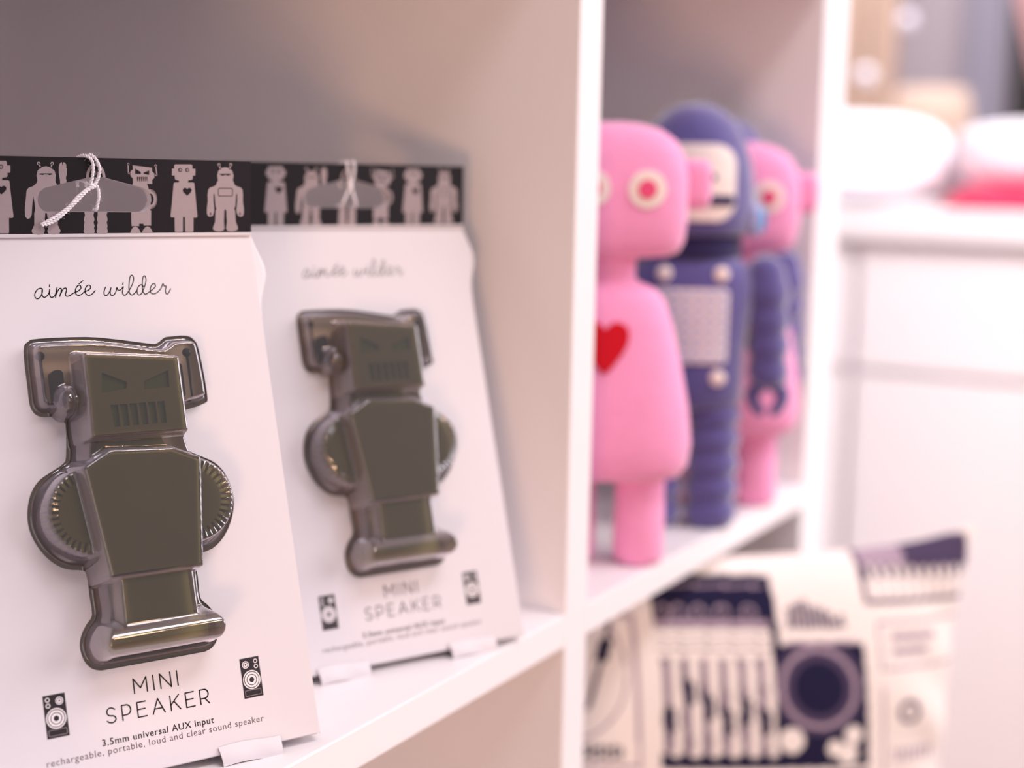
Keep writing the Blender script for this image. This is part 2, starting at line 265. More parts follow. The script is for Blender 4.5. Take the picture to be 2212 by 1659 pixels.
"iconR":[[32.5,32.8],[40.0,32.7],[39.5,18.3],[32.1,18.3]],
"icon_c":[[-38.4,31.2],[-38.5,29.1],[-34.6,30.3],[-36.1,24.7],[-32.6,24.0],[-39.1,20.6],[-32.8,20.7]],
"cut":[[-32.0,151.2],[-30.0,154.4],[-26.2,155.3],[-9.4,155.1],[2.1,153.6],[13.8,151.5],[16.9,151.4],[19.9,153.3],[22.3,153.7],[28.8,153.7],[31.7,151.8],[33.0,147.7],[33.9,131.0],[32.1,127.7],[27.7,110.5],[32.1,107.8],[35.8,101.7],[38.2,95.3],[38.2,90.8],[36.1,84.5],[32.5,79.2],[25.9,74.9],[22.8,65.0],[22.1,58.2],[23.4,54.6],[26.1,50.8],[27.0,47.3],[23.2,37.6],[12.8,36.9],[-14.8,37.6],[-19.4,37.8],[-22.5,39.3],[-24.5,42.5],[-25.2,47.1],[-24.1,50.9],[-21.9,54.2],[-19.6,57.1],[-19.7,64.5],[-19.5,70.5],[-20.7,72.6],[-26.7,74.0],[-31.6,77.5],[-35.4,82.9],[-37.5,89.2],[-37.4,95.3],[-35.5,101.2],[-32.2,105.4],[-27.5,108.1],[-22.9,110.6],[-21.6,113.8],[-20.5,123.7],[-21.6,125.4],[-23.4,127.2],[-27.9,127.4],[-30.6,128.6],[-32.1,131.7],[-32.2,137.4]]}

# ------------------------------------------------------------------ the room
FZ = -0.753; CZ = 1.9
struct(G().box((-4, -4, FZ - .1), (6, 4, FZ)).build('floor', M_floor))
struct(G().box((-4, -1.6, CZ), (6, 4, CZ + .1)).build('ceiling', M_ceil))
struct(G().box((-4, .42, FZ), (.80, .52, CZ)).build('wall_back', M_wall))
struct(G().box((4.3, -4, FZ), (4.4, 4, CZ)).build('wall_right', M_wall))
struct(G().box((.80, 3.0, FZ), (4.3, 3.1, CZ)).build('wall_rear', M_wall))
d = struct(G().box((4.27, -.2, FZ), (4.30, .64, 1.3), 0, .004).build('door_1', M_door))
G().box((4.22, .10, .10), (4.27, .14, .22), 0, .004).build('door_handle', M_pot, d)
struct(G().box((4.24, .66, FZ), (4.30, .78, 1.36), 0, .004).build('trim_1', M_greyblue))

# ------------------------------------------------------------------ cube shelf
LT = .0162; DW = .0236; XL = -.345; XR = DW + .335; OW = .0517; TZ = .335; Dp = .39
sh = tag(empty('cube_shelf', (0, 0, FZ)), 'white cube shelf unit holding the boxes, dolls and pillow', 'shelf')
def shp(name, a, b): return G().box((a[0], a[1], a[2] - FZ), (b[0], b[1], b[2] - FZ), 0, .0008).build(name, M_lac, sh)
shp('divider_panel', (0, 0, FZ + .05), (DW, Dp, TZ))
shp('side_panel', (XL - OW, 0, FZ), (XL, Dp, TZ)); shp('side_panel', (XR, 0, FZ), (XR + OW, Dp, TZ))
shp('top_panel', (XL - OW, 0, TZ), (XR + OW, Dp, TZ + .05)); shp('bottom_panel', (XL, 0, FZ), (XR, Dp, FZ + .05))
for z in (0, -.3512):
    shp('shelf_board', (XL, 0, z - LT), (0, Dp, z)); shp('shelf_board', (DW, 0, z - LT), (XR, Dp, z))

# ------------------------------------------------------------------ boxed mini speakers
MM = .0009847; PH = R(17.47); LF = 191.85; HH = 28.5; HW = 60.4; ZB = -3.25
HY = LF * math.sin(PH); HZ = LF * math.cos(PH); sp, cp = math.sin(PH), math.cos(PH)
def fx(p): u, v, n = p; return Vector((u, v * sp - n * cp, v * cp + n * sp)) * MM         # front panel (across, up, out)
def hx(p): u, v, n = p; return Vector((u, HY - n, HZ + v)) * MM                            # hanging header (across, up, out)
def lx(p): return Vector(p) * MM
cut = T['cut']
cutR = [(1.0 - x, y) for x, y in reversed([c for c in cut if c[0] < 0 and c[1] < 127])]
cut = [tuple(c) for c in cut if c[0] < 0 and c[1] < 127 and c[1] < 127] 
top = [tuple(c) for c in T['cut'] if c[1] >= 127]
# outline: left side going up, top edge left to right, mirrored right side going down
left_up = [tuple(c) for c in T['cut'] if c[0] < 0 and c[1] < 127]
i0 = min(range(len(left_up)), key=lambda i: left_up[i][1]); left_up = left_up[i0:] + left_up[:i0]
tl = [tuple(c) for c in T['cut'] if c[1] >= 127]
k0 = [i for i, c in enumerate(tl) if c[0] < 0 and c[1] < 128][0]
tl = tl[k0:] + tl[:k0]
CUT = [Vector((x, y)) for x, y in left_up + tl + [(1.0 - x, y) for x, y in reversed(left_up)]]
CUT = [(v.x, v.y) for v in smoothline(CUT, 3, True)]

def heights(P):
    cs = sdf(P, CUT) - 1.9; U, Vv = P[:, 0], P[:, 1]
    def ramp(s, h, w):
        t = np.clip(s / w, 0, 1); return h * (t * (1 - .18) + .18 * (1 - (1 - t) ** 2)) * np.where(s > 0, 1, 0)
    def both(poly, ex): return sdf(P, poly) + ex
    H = [ramp(cs, 2.0, .5)]
    H.append(ramp(np.minimum(cs, Vv - 127.5), 7, 1.6))
    H.append(ramp(np.minimum(cs, Vv - 128.5 + 0 * U), 6, 1.3))
    H.append(ramp(both([(-16.6, 146.6), (17.6, 143.4), (17.5, 116.3), (-17.3, 116.8)], 2.4), 18, 2.4))
    for cx in (-21.5,):
        q = np.clip(1 - ((U - cx) / 4.2) ** 2 - ((Vv - 131.5) / 6.2) ** 2, 0, None); H.append(13 * np.sqrt(q) ** .8)
    H.append(ramp(np.minimum(np.minimum(cs, Vv - 104), 130 - Vv) , 12.5, 2.6))
    H.append(ramp(both([(-11.9, 112.1), (11, 110.8), (20.9, 106.5), (16.4, 68), (-17, 68.2), (-21.8, 106.9)], 2.4), 18, 2.4))
    for cx in (-18.3, 18.9):
        r = np.hypot(U - cx, Vv - 92.2); a = np.arctan2(Vv - 92.2, U - cx)
        rib = .17 * np.sin(a * 44) * np.clip((r - 11.5) / .8, 0, 1) * np.clip((16.2 - r) / .8, 0, 1)
        H.append(ramp(16.9 - r, 11.5, 1.9) + rib * (r < 16.5))
    H.append(ramp(np.minimum(cs, np.minimum(Vv - 44, 74 - Vv)), 9.5, 2.0))
    H.append(ramp(both([(-13, 70), (12.8, 70), (13, 50), (-13.5, 50)], 3.2), 16, 3.0))
    q = np.clip(1 - ((Vv - 47.0) / 8.0) ** 2, 0, None); e = np.clip(cs / 2.6, 0, 1)
    H.append(np.where((Vv < 56) & (cs > 0), 18.5 * q ** .42 * (e * .8 + .2 * (1 - (1 - e) ** 2)), 0))
    H.append(np.where((Vv < 50), ramp(np.minimum(cs, 49 - Vv), 9, 1.6), 0))
    k = 2.2; A = np.array(H); mx = A.max(0); return mx + np.log(np.exp(k * (A - mx)).sum(0)) / k - np.log(len(H)) / k * np.exp(-mx)

def make_blister(parent):
    st = .40; xs = np.arange(-41, 42.01, st); ys = np.arange(34, 158.01, st); X, Y = np.meshgrid(xs, ys); P = np.stack([X.ravel(), Y.ravel()], 1)
    h = heights(P).reshape(X.shape)
    for _ in range(2):                       # soften the moulded edges a little
        hp = np.pad(h, 1, mode='edge'); h = .5 * h + .125 * (hp[:-2, 1:-1] + hp[2:, 1:-1] + hp[1:-1, :-2] + hp[1:-1, 2:])
    ins = (sdf(P, CUT) > -2.2).reshape(X.shape); h = h - .75; ny, nx = X.shape
    idx = -np.ones(X.shape, int); V = []; F = []
    for j in range(ny - 1):
        for i in range(nx - 1):
            if ins[j, i] and ins[j, i + 1] and ins[j + 1, i] and ins[j + 1, i + 1]:
                f = []
                for a, b in ((j, i), (j, i + 1), (j + 1, i + 1), (j + 1, i)):
                    if idx[a, b] < 0: idx[a, b] = len(V); V.append(fx((X[a, b], Y[a, b], h[a, b])))
                    f.append(idx[a, b])
                F.append(f)
    return mk('blister', V, F, M_blister, parent, True, label='smoky clear plastic bubble moulded in the shape of the robot')

def glyphs(g, word, x0, x1, y, H, w):
    arc = lambda cx, cy, rx, ry, a, b, n=14: [(cx + rx * math.cos(R(a + (b - a) * i / n)), cy + ry * math.sin(R(a + (b - a) * i / n))) for i in range(n + 1)]
    Gs = {'M': (.92, [[(0, 0), (0, 1), (.46, .32), (.92, 1), (.92, 0)]]), 'I': (0, [[(0, 0), (0, 1)]]), 'N': (.76, [[(0, 0), (0, 1), (.76, 0), (.76, 1)]]),
          'S': (.62, [[(.6, .86)] + arc(.31, .735, .27, .265, 45, 270) + arc(.31, .235, .30, .235, 90, -90) + [(.14, .04), (.0, .15)]]),
          'P': (.62, [[(0, 0), (0, 1), (.32, 1)] + arc(.32, .67, .29, .33, 90, -90) + [(0, .34)]]), 'E': (.60, [[(.62, 0), (0, 0), (0, 1), (.61, 1)], [(0, .52), (.54, .52)]]),
          'A': (.86, [[(0, 0), (.43, 1), (.86, 0)], [(.15, .33), (.71, .33)]]), 'K': (.66, [[(0, 0), (0, 1)], [(.64, 1), (0, .36)], [(.25, .6), (.68, 0)]]),
          'R': (.64, [[(0, 0), (0, 1), (.33, 1)] + arc(.33, .69, .29, .31, 90, -90) + [(0, .38)], [(.33, .38), (.64, 0)]])}
    tot = sum(Gs[c][0] for c in word) * H; gap = (x1 - x0 - tot) / (len(word) - 1); x = x0
    for c in word:
        for s in Gs[c][1]: ribbon(g, [(x + a * H, y + b * H) for a, b in s], w, .07)
        x += Gs[c][0] * H + gap
def typeset(body, x0, x1, y, size, bold, m):
    cu_ = bpy.data.curves.new('line_of_type', 'FONT'); cu_.body = body; cu_.size = size; cu_.offset = bold; cu_.resolution_u = 3; cu_.space_character = 1.12
    o = bpy.data.objects.new('line_of_type', cu_); COL.objects.link(o); dg = bpy.context.evaluated_depsgraph_get(); me = o.evaluated_get(dg).to_mesh()
    V = [v.co.copy() for v in me.vertices]; F = [list(p.vertices) for p in me.polygons]; o.evaluated_get(dg).to_mesh_clear(); bpy.data.objects.remove(o); bpy.data.curves.remove(cu_)
    a = min(v.x for v in V); b = max(v.x for v in V); k = (x1 - x0) / (b - a)
    return [(x0 + (v.x - a) * k, y + v.y * k * 1.0, .07) for v in V], F
def speaker_icon(parent, mir):
    g = G(); cx = -36.1
    X = lambda x: x if not mir else -x + .0
    def pr(loops, z, m):
        prism(g, [[(X(a), b) for a, b in l] for l in loops], z, z, m)
    pr([[(-39.9, 18.2), (-32.3, 18.2), (-32.3, 32.65), (-39.9, 32.65)]], .05, 0)
    for r0, r1 in ((3.45, 3.05), (2.75, .0)):
        pr([circ(cx, 24.6, r0, 40)] + ([circ(cx, 24.6, r1, 40)] if r1 else []), .08, 1)
    pr([circ(cx, 24.6, 2.05, 32), circ(cx, 24.6, 1.75, 32)], .10, 0); pr([circ(cx, 24.6, .95, 24)], .10, 0)
    pr([circ(cx + 1.7, 30.25, 1.35, 28), circ(cx + 1.7, 30.25, 1.05, 28)], .08, 1)
    pr([circ(cx + 1.7, 30.25, .8, 24), circ(cx + 1.7, 30.25, .35, 20)], .08, 1)
    for y in (31.1, 29.15): pr([circ(cx - 2.3, y, .8, 24), circ(cx - 2.3, y, .52, 24)], .08, 1)
    pr([rrect(-39.2, 18.9, -32.9, 21.0, .3), rrect(-39.05, 19.05, -33.05, 20.85, .25)], .08, 2)
    return g.build('speaker_icon', [M_ink, M_whiteink, M_silver], parent, xf=fx, label='small printed loudspeaker picture')

def header_art(g):
    z1, z2 = 1.06, 1.10
    def put(loops, dx=0, z=z1, m=1):
        t = G(); prism(t, [[(x + dx, y) for x, y in l] for l in loops], z, z, m); trim(t)
    def line(p, w, dx=0, z=z1, m=1):
        t = G(); ribbon(t, [(x + dx, y) for x, y in p], w, z, m); trim(t)
    hole = [tuple(q) for q in T['hole']]; hx0, hx1 = min(q[0] for q in hole), max(q[0] for q in hole); hy0, hy1 = min(q[1] for q in hole), max(q[1] for q in hole)
    def trim(t):                            # the die-cut hanging hole also cuts the print
        for f, m in zip(t.F, t.M):
            todo = [(t.V[f[0]], t.V[f[k]], t.V[f[k + 1]]) for k in range(1, len(f) - 1)]; keep = []
            while todo:
                a, b, c = todo.pop()
                if max(a[0], b[0], c[0]) < hx0 or min(a[0], b[0], c[0]) > hx1 or max(a[1], b[1], c[1]) < hy0 or min(a[1], b[1], c[1]) > hy1: keep.append((a, b, c)); continue
                d = sdf([a[:2], b[:2], c[:2]], hole); L = max(math.dist(a, b), math.dist(b, c), math.dist(c, a))
                if d.max() < -L * .6: keep.append((a, b, c)); continue
                if d.min() > 0 and L < 4 or d.min() > L: continue
                if L < .22:
                    if d.mean() < 0: keep.append((a, b, c))
                    continue
                E = [(math.dist(a, b), 0), (math.dist(b, c), 1), (math.dist(c, a), 2)]; k = max(E)[1]; a, b, c = ((a, b, c), (b, c, a), (c, a, b))[k]
                mm = tuple((a[i] + b[i]) / 2 for i in range(3)); todo += [(a, mm, c), (mm, b, c)]
            for q in keep:
                if abs(q[0][0]) < 60.3 and abs(q[1][0]) < 60.3 and abs(q[2][0]) < 60.3: g.add(q, [(0, 1, 2)], m)
    def girl(dx):
        put([T['girl']], dx)
        for x, y in T['girl_eyes']: put([circ(x, y, .78, 20), circ(x + .1, y, .45, 16)], dx, z2, 0)
        put([T['girl_heart']], dx, z2, 0)
    def space(dx):
        put([T['space']], dx); a = T['space_ant']
        for p, q in ((a[0], a[1]), (a[2], a[3])): line([p, q], .55, dx); put([circ(*p, .62, 16)], dx)
        put([T['space_visor']], dx, z2, 0); (x0, y0), (x1, y1) = T['space_panel']
        put([rrect(x0, y1, x1, y0, .7), rrect(x0 + .28, y1 + .28, x1 - .28, y0 - .28, .5)], dx, z2, 0)
        for x, y in T['space_claw']: put([circ(x, y, .28, 14, .6)], dx, z2, 0)
    girl(0); space(0); sx = T['space'][0][0]; gx = sum(p[0] for p in T['girl_eyes']) / 2
    girl(-68.9)
    put([T['angry_head']])
    a = T['angry_ant']; line(a[:3], .42); line(a[3:], .42); put([circ(*a[0], .45, 14)]); put([circ(*a[3], .47, 14)])
    for p in T['angry_dark']: put([p], 0, z2, 0)
    (cx, cy), (ex, _) = T['angry_arm']; r = ex - cx
    for sgn, c0 in ((1, cx), (-1, cx - 8.6)):
        put([circ(c0, cy, r * .92, 30, r * 1.3) , circ(c0, cy, r * .42, 24, r * .72)])
        for k in range(-9, 10):
            t = R(k * 9.2) if sgn > 0 else R(180 + k * 9.2); put([[(c0 + r * q * math.cos(t + w), cy + r * 1.35 * q * math.sin(t + w)) for q, w in ((.74, -.022), (1.0, -.04), (1.0, .04), (.74, .022))]], 0, z2, 0)
    put([[(cx - 6.7, cy + 6), (cx - 1.9, cy + 6), (cx - .3, cy + 2), (cx - .3, cy - 9), (cx - 7.6, cy - 9), (cx - 7.6, cy + 2)]], 0, z1 + .01)
    for p in T['angry_legs']: put([p], 0, z1 + .02)
    for p in T['mid_legs']: put([p])
    (cx, cy), (ex, _), (_, ty) = T['mid_head']; rx = ex - cx; ry = ty - cy
    put([circ(cx, cy, rx, 40, ry)]); put([circ(cx, cy, rx * .7, 32, ry * .8)], 0, z2, 0)
    for k in range(-3, 4): put([[(cx + k * .55 - .18, cy + 1.2), (cx + k * .55 + .18, cy + 1.2), (cx + k * .5, cy + ry * .62 - abs(k) * .35)]], 0, z2 + .02, 1)
    put([T['wave_body']]); put([T['wave_arm']]); a = T['wave_ant']
    for p, q in ((a[0], a[1]), (a[2], a[3])): line([p, q], .5); put([circ(*p, .6, 16)])
    put([T['wave_visor']], 0, z2, 0)

def make_package(loc, rz):
    r = empty('boxed_speaker', loc, rz)
    g = G()                                                           # folded white carton
    prism(g, [[(-HW, .6), (HW, .6), (HW, LF), (-HW, LF)], CUT], -.6, 0, 0)
    g.V = [fx(v) for v in g.V]
    f = G(); f.box((-HW, HY + .9, ZB), (HW, HY + 1.5, HZ + 1.3), 0)     # back panel
    f.box((-HW + .6, 1.2, -.2), (HW - .6, HY + .9, .3), 0)             # floor of the box
    f.box((-HW, HY - 1.0, HZ), (HW, HY + .9, HZ + 1.35), 0, .2)        # white fold under the header
    g.add([lx(v) for v in f.V], f.F, 0)
    for sx in (-1, 1):                                                # bowed side gussets
        V = []; nv, nt = 60, 12
        for j in range(nv + 1):
            v = LF * (1 - (1 - j / nv) ** 1.0); yb = HY + 1
            for i in range(nt + 1):
                t = i / nt; y0, z0 = v * sp, v * cp; zz = z0 + (ZB - z0 if False else 0) * t
                b = (4.6 * math.exp(-((v - 177) / 9.5) ** 2) + 1.5 * max(0, 1 - v / 190) ** .25) * math.sin(math.pi * t ** .6)
                V.append(lx((sx * (HW + b), y0 + (yb - y0) * t, max(z0, ZB))))
        F = [(j * (nt + 1) + i, j * (nt + 1) + i + 1, (j + 1) * (nt + 1) + i + 1, (j + 1) * (nt + 1) + i) for j in range(nv) for i in range(nt)]
        g.add(V, F if sx > 0 else [q[::-1] for q in F], 0)
    g.build('carton', [M_card], r, label='white folded card carton with a slanted front')
    g = G(); prism(g, [[(-HW, 1.35), (HW, 1.35), (HW, HH), (-HW, HH)], T['hole']], -3.2, 1.0, 0, sidem=2)
    header_art(g); g.build('header', [M_black, M_silver, M_card], r, xf=hx, label='black hanging header printed with silver robots')
    g = G(); prism(g, [[(-HW + 2, 26), (HW - 2, 26), (HW - 2, 160), (-HW + 2, 160)]], -3.2, -2.6, 0); g.build('insert_card', [M_kraft], r, xf=fx)
    make_blister(r)
    for u0 in (-44.5, 20.3):                                          # locking tabs curling out at the foot
        V = []; nu, nv = 12, 8
        for j in range(nv + 1):
            t = j / nv
            for i in range(nu + 1):
                s = i / nu; u = u0 + 23.2 * s + (1.2 * (1 - t)) * (.5 - s) * -1
                v = 3.2 + .9 * math.sin(s * 5) * .5 - 7.0 * t + (.9 * math.sin(s * 3.1 + u0)) * t * 0
                V.append(fx((u, v, .25 + 1.6 * math.sin(t * 2.2) + .5 * math.sin(s * 9) * (1 - t) * t * 2)))
        F = [(j * (nu + 1) + i, (j + 1) * (nu + 1) + i, (j + 1) * (nu + 1) + i + 1, j * (nu + 1) + i + 1) for j in range(nv) for i in range(nu)]
        n = len(V); V2 = V + [v + Vector((0, .45, -.05)) * MM for v in V]; mk('locking_tab', V2, F + [tuple(q + n for q in f_[::-1]) for f_ in F], M_card, r, True)
    g = G()
    for s in T['logo']: ribbon(g, [(p.x, p.y) for p in smoothline([Vector(p) for p in s], 5)], .36, .07)
    g.build('script_lettering', [M_ink], r, xf=fx)
    g = G(); glyphs(g, 'MINI', -8.1, 8.0, 27.7, 5.1, .46); glyphs(g, 'SPEAKER', -18.9, 18.8, 19.4, 5.1, .46); g.build('title_lettering', [M_ink], r, xf=fx)
    V, F = typeset('3.5mm universal AUX input', -21.6, 19.55, 12.2, 3, .035, 0); V2, F2 = typeset('rechargeable, portable, loud and clear sound speaker', -41.1, 38.65, 9.1, 3, -.012, 0)
    g = G().add(V, F, 0).add(V2, F2, 1); g.build('small_lettering', [M_ink, M_greyink], r, xf=fx)
    speaker_icon(r, False); speaker_icon(r, True)
    return r
def make_robot(loc, rz):
    r = empty('robot_speaker', loc, rz)
    def p(name, loops, z0, z1, m, dz=0):
        g = G(); prism(g, loops, z0, z1); return g.build(name, [m], r, xf=fx)
    eyes = [[(-11.1, 139.2), (-2.5, 135.3), (-3.1, 132.9), (-12.1, 132.1)], [(13.1, 138.6), (12.8, 132.5), (3.4, 132.3), (3.6, 135.1)]]
    bars = []
    for k in range(6):
        a = -9.4 + k * 3.4; bars.append([(a - .2, 127.6), (a + 2.6, 127.6), (a + 2.5, 119.8), (a + .3, 119.8)])
    p('head', [[(-15.8, 145.4), (16.8, 142.6), (16.8, 117.4), (-16.4, 117.6)]] + eyes + bars, -.5, 16.4, M_olive)
    for e in eyes: p('eye', [e], 14.3, 14.5, M_green)
    g = G()
    for b in bars: prism(g, [b], 14.0, 14.2)
    g.build('mouth', [M_green], r, xf=fx)
    p('neck', [[(-10, 117.4), (10, 117.4), (12, 112), (-12, 112)]], -.5, 8, M_olive)
    p('torso', [[(-11.5, 111), (10.6, 109.8), (20, 105.6), (15.8, 69.2), (-16.2, 69.4), (-20.8, 106)]], -.5, 16.4, M_olive)
    for cx in (-18.3, 18.9):
        g = G(); prism(g, [circ(cx, 92.2, 11, 40)], -.5, 8.6)
        for k in range(36):
            t = 2 * math.pi * k / 36; prism(g, [[(cx + q * math.cos(t + w), 92.2 + q * math.sin(t + w)) for q, w in ((10.8, -.05), (15, -.045), (15, .045), (10.8, .05))]], -.5, 8.0)
        g.build('arm', [M_olive], r, xf=fx)
    p('legs', [[(-12, 68), (11.8, 68), (12, 52), (-12.4, 52)]], -.5, 13, M_olive)
    g = G(); V = [];
    pr = [(46.5 + 6.6 * math.cos(R(a)), .5 + 4.5 * max(0, math.sin(R(a))) ** .6) for a in range(0, 181, 12)]
    n = len(pr); V = [(-19, v, h) for v, h in pr] + [(20, v, h) for v, h in pr]
    g.add(V, [(i, i + 1, n + i + 1, n + i) for i in range(n - 1)] + [tuple(range(n))[::-1], tuple(range(n, 2 * n))]); g.build('foot', [M_olive], r, xf=fx)
    for s, x, yb, yt in ((-1, -27.6, 131, 148.4), (1, 26.6, 129, 146.8)):
        g = G(); tube(g, [(x, yt, 3.2), (x - s * -.0, yb + 1.5, 3.2), (x - s * 1.2, yb, 3.2), (x - s * 6.5, yb - .2, 3.2)], .55, 8); ellip(g, (x, yt, 3.2), (1.7, 1.7, 1.7), nu=16, nv=10)
        g.build('antenna', [M_dark], r, True, xf=fx)
        g = G(); prism(g, [rrect(x - s * 5.0 - 2, 130, x - s * 5.0 + 2, 143, 1.4)], 0, 4.4); g.build('ear', [M_dark], r, xf=fx)
    return r
def string_plies(g, path, r, tw=2.6, off=.42):
    P = smoothline([Vector(p) for p in path], 10); L = 0; A = []; B = []; nrm = None
    for i, p in enumerate(P):
        t = (P[min(i + 1, len(P) - 1)] - P[max(i - 1, 0)]).normalized()
        if nrm is None: nrm = t.orthogonal().normalized()
        nrm = (nrm - t * nrm.dot(t)).normalized(); b = t.cross(nrm)
        if i: L += (p - P[i - 1]).length
        o = (nrm * math.cos(L * tw) + b * math.sin(L * tw)) * off; A.append(p + o); B.append(p - o)
    tube(g, A, r, 7); tube(g, B, r, 7); return P
def make_string(loc, rz, paths, plies):
    r = empty('cotton_string', loc, rz); g = G(); fz = []
    for p in paths: fz += string_plies(g, p, .40 * plies, 2.6, .34 * plies)
    kn = paths[0][-1]
    for a in range(3): ellip(g, (kn[0] + .5 * math.cos(a * 2.1), kn[1] + .5 * math.sin(a * 2.1), kn[2] + .2), (.95, .75, .8), nu=14, nv=8)
    o = g.build('strand', [M_cotton], r, True, xf=hx)
    g = G(); rr = random.Random(7)
    for q in fz[::3]:
        for _ in range(2):
            d = Vector((rr.uniform(-1, 1), rr.uniform(-1, 1), rr.uniform(-.6, .8))).normalized(); e = Vector((rr.uniform(-1, 1), rr.uniform(-1, 1), rr.uniform(-.5, .5)))
            L = rr.uniform(.8, 1.9); tube(g, [q + d * .3, q + d * (.3 + L * .5) + e * .15, q + d * (.3 + L) + e * .5], .022, 3)
    f = g.build('fuzz', [M_cotton], r, xf=hx); f['kind'] = 'stuff'
    return r
P1 = ((-.24445, .02939, .0032), R(-25.36)); P2 = ((-.10129, .02229, .0032), R(-25.86))
pk = make_package(*P1); tag(pk, 'left boxed speaker, in sharp focus, its string tail crossing the black header', 'boxed speaker', 'boxed speakers on the upper shelf')
p2 = copy_tree(pk); p2.location = P2[0]; p2.rotation_euler = (0, 0, P2[1]); p2['label'] = 'right boxed speaker, blurred, standing between the sharp box and the divider'
rb = make_robot(*P1); tag(rb, 'olive toy robot speaker inside the sharp left box', 'toy robot', 'robot speakers inside the boxes')
r2 = copy_tree(rb); r2.location = P2[0]; r2.rotation_euler = (0, 0, P2[1]); r2['label'] = 'toy robot speaker inside the blurred right box'
st = T['string']
def pth(p, ns): return [(x, y, n) for (x, y), n in zip(p, ns)]
a = pth(st[0], [1.6, 1.9, 2.2, 2.1, 1.7, 1.5, 1.4]); b = pth(st[1], [1.6, 1.9, 2.2, 2.1, 1.7, 1.5, 1.4])
kn = a[-1]; b[-1] = kn
back = [(a[0][0] - .6, 18, -3.9), (a[0][0] - .9, 24, -3.9), (a[0][0] - .7, 28, -3.9)]
s1 = make_string(*P1, [back + [(a[1][0] - 1.2, HH + .7, -.4)] + a[1:], [(b[0][0] + .4, 18, -3.9), (b[0][0] + .3, 27, -3.9), (b[1][0] - .9, HH + .9, -.3)] + b[1:],
    pth(st[2], [1.6, 1.9, 2.2, 2.2, 2.2, 2.3, 2.5]), pth(st[3], [1.6, 1.8, 2.0, 2.1, 2.2, 2.3, 2.5]), pth(st[4][:5], [1.6, 1.6, 1.2, .8, .2]) + [(st[4][5][0], st[4][5][1] + .9, -.6), (st[4][5][0], st[4][5][1] + .3, -3.9)],
    pth(st[5], [-3.9, -1.0, 1.0])], .88)
tag(s1, 'white cotton string knotted through the header of the sharp left box', 'string', 'strings on the boxes')
k2 = (.1, 18.6, 1.5)
s2 = make_string(*P2, [[(-2.0, 18, -3.9), (-3.9, 27, -3.9), (-2.0, HH + .8, -.2), (-1.6, HH + .2, 1.7), (-1.3, 24, 2.0), k2], [(2.0, 18, -3.9), (2.1, 27, -3.9), (2.0, HH + .8, -.2), (1.7, HH + .2, 1.7), (1.5, 24, 2.0), k2],
    [k2, (-1.9, 14.6, 1.2), (-3.4, 10.6, .4), (-3.9, 9.4, -3.9)], [k2, (2.0, 14.6, 1.0), (3.5, 10.6, .3), (3.9, 9.4, -3.9)]], .95)
tag(s2, 'white cotton string hanging in the header of the blurred right box', 'string', 'strings on the boxes')

# ------------------------------------------------------------------ plush robots
def surf_patch(poly, fn, off, st):          # cloth patch that follows the body under it
    xs = [p[0] for p in poly]; ys = [p[1] for p in poly]; V = []; F = []; ix = {}
    nx = int((max(xs) - min(xs)) / st) + 2; ny = int((max(ys) - min(ys)) / st) + 2
    C = np.array([(min(xs) + (i + .5) * st, min(ys) + (j + .5) * st) for j in range(ny) for i in range(nx)]); ins = inside(C, poly)
    for k, q in enumerate(ins):
        if q:
            j, i = divmod(k, nx); f = []
            for a, b in ((i, j), (i + 1, j), (i + 1, j + 1), (i, j + 1)):
                if (a, b) not in ix: x, z = min(xs) + a * st, min(ys) + b * st; ix[a, b] = len(V); V.append((x, fn(x, z) - off, z))
                f.append(ix[a, b])
            F.append(f)
    n = len(V); V2 = V + [(x, y + off * .98, z) for x, y, z in V]
    from collections import Counter
    E = Counter((f[i], f[(i + 1) % 4]) for f in F for i in range(4)); side = [(b, a, a + n, b + n) for (a, b) in E if (b, a) not in E]
    return V2, F + side
def prof_fn(prof):
    def fn(x, z):
        for i in range(len(prof) - 1):
            if prof[i][0] <= z <= prof[i + 1][0]:
                t = (z - prof[i][0]) / max(1e-9, prof[i + 1][0] - prof[i][0]); a, b, p = [prof[i][k] * (1 - t) + prof[i + 1][k] * t for k in (1, 2, 3)]
                return -b * max(0, 1 - min(1, abs(x / a)) ** p) ** (1 / p)
        return 0
    return fn
heart = [(0, .9), (.25, 1.15), (.6, 1.2), (.92, .95), (1.0, .55), (.85, .1), (.5, -.45), (0, -1.0), (-.5, -.45), (-.85, .1), (-1.0, .55), (-.92, .95), (-.6, 1.2), (-.25, 1.15)]
heart = [(v.x, v.y) for v in smoothline([Vector(p) for p in heart], 3, True)]
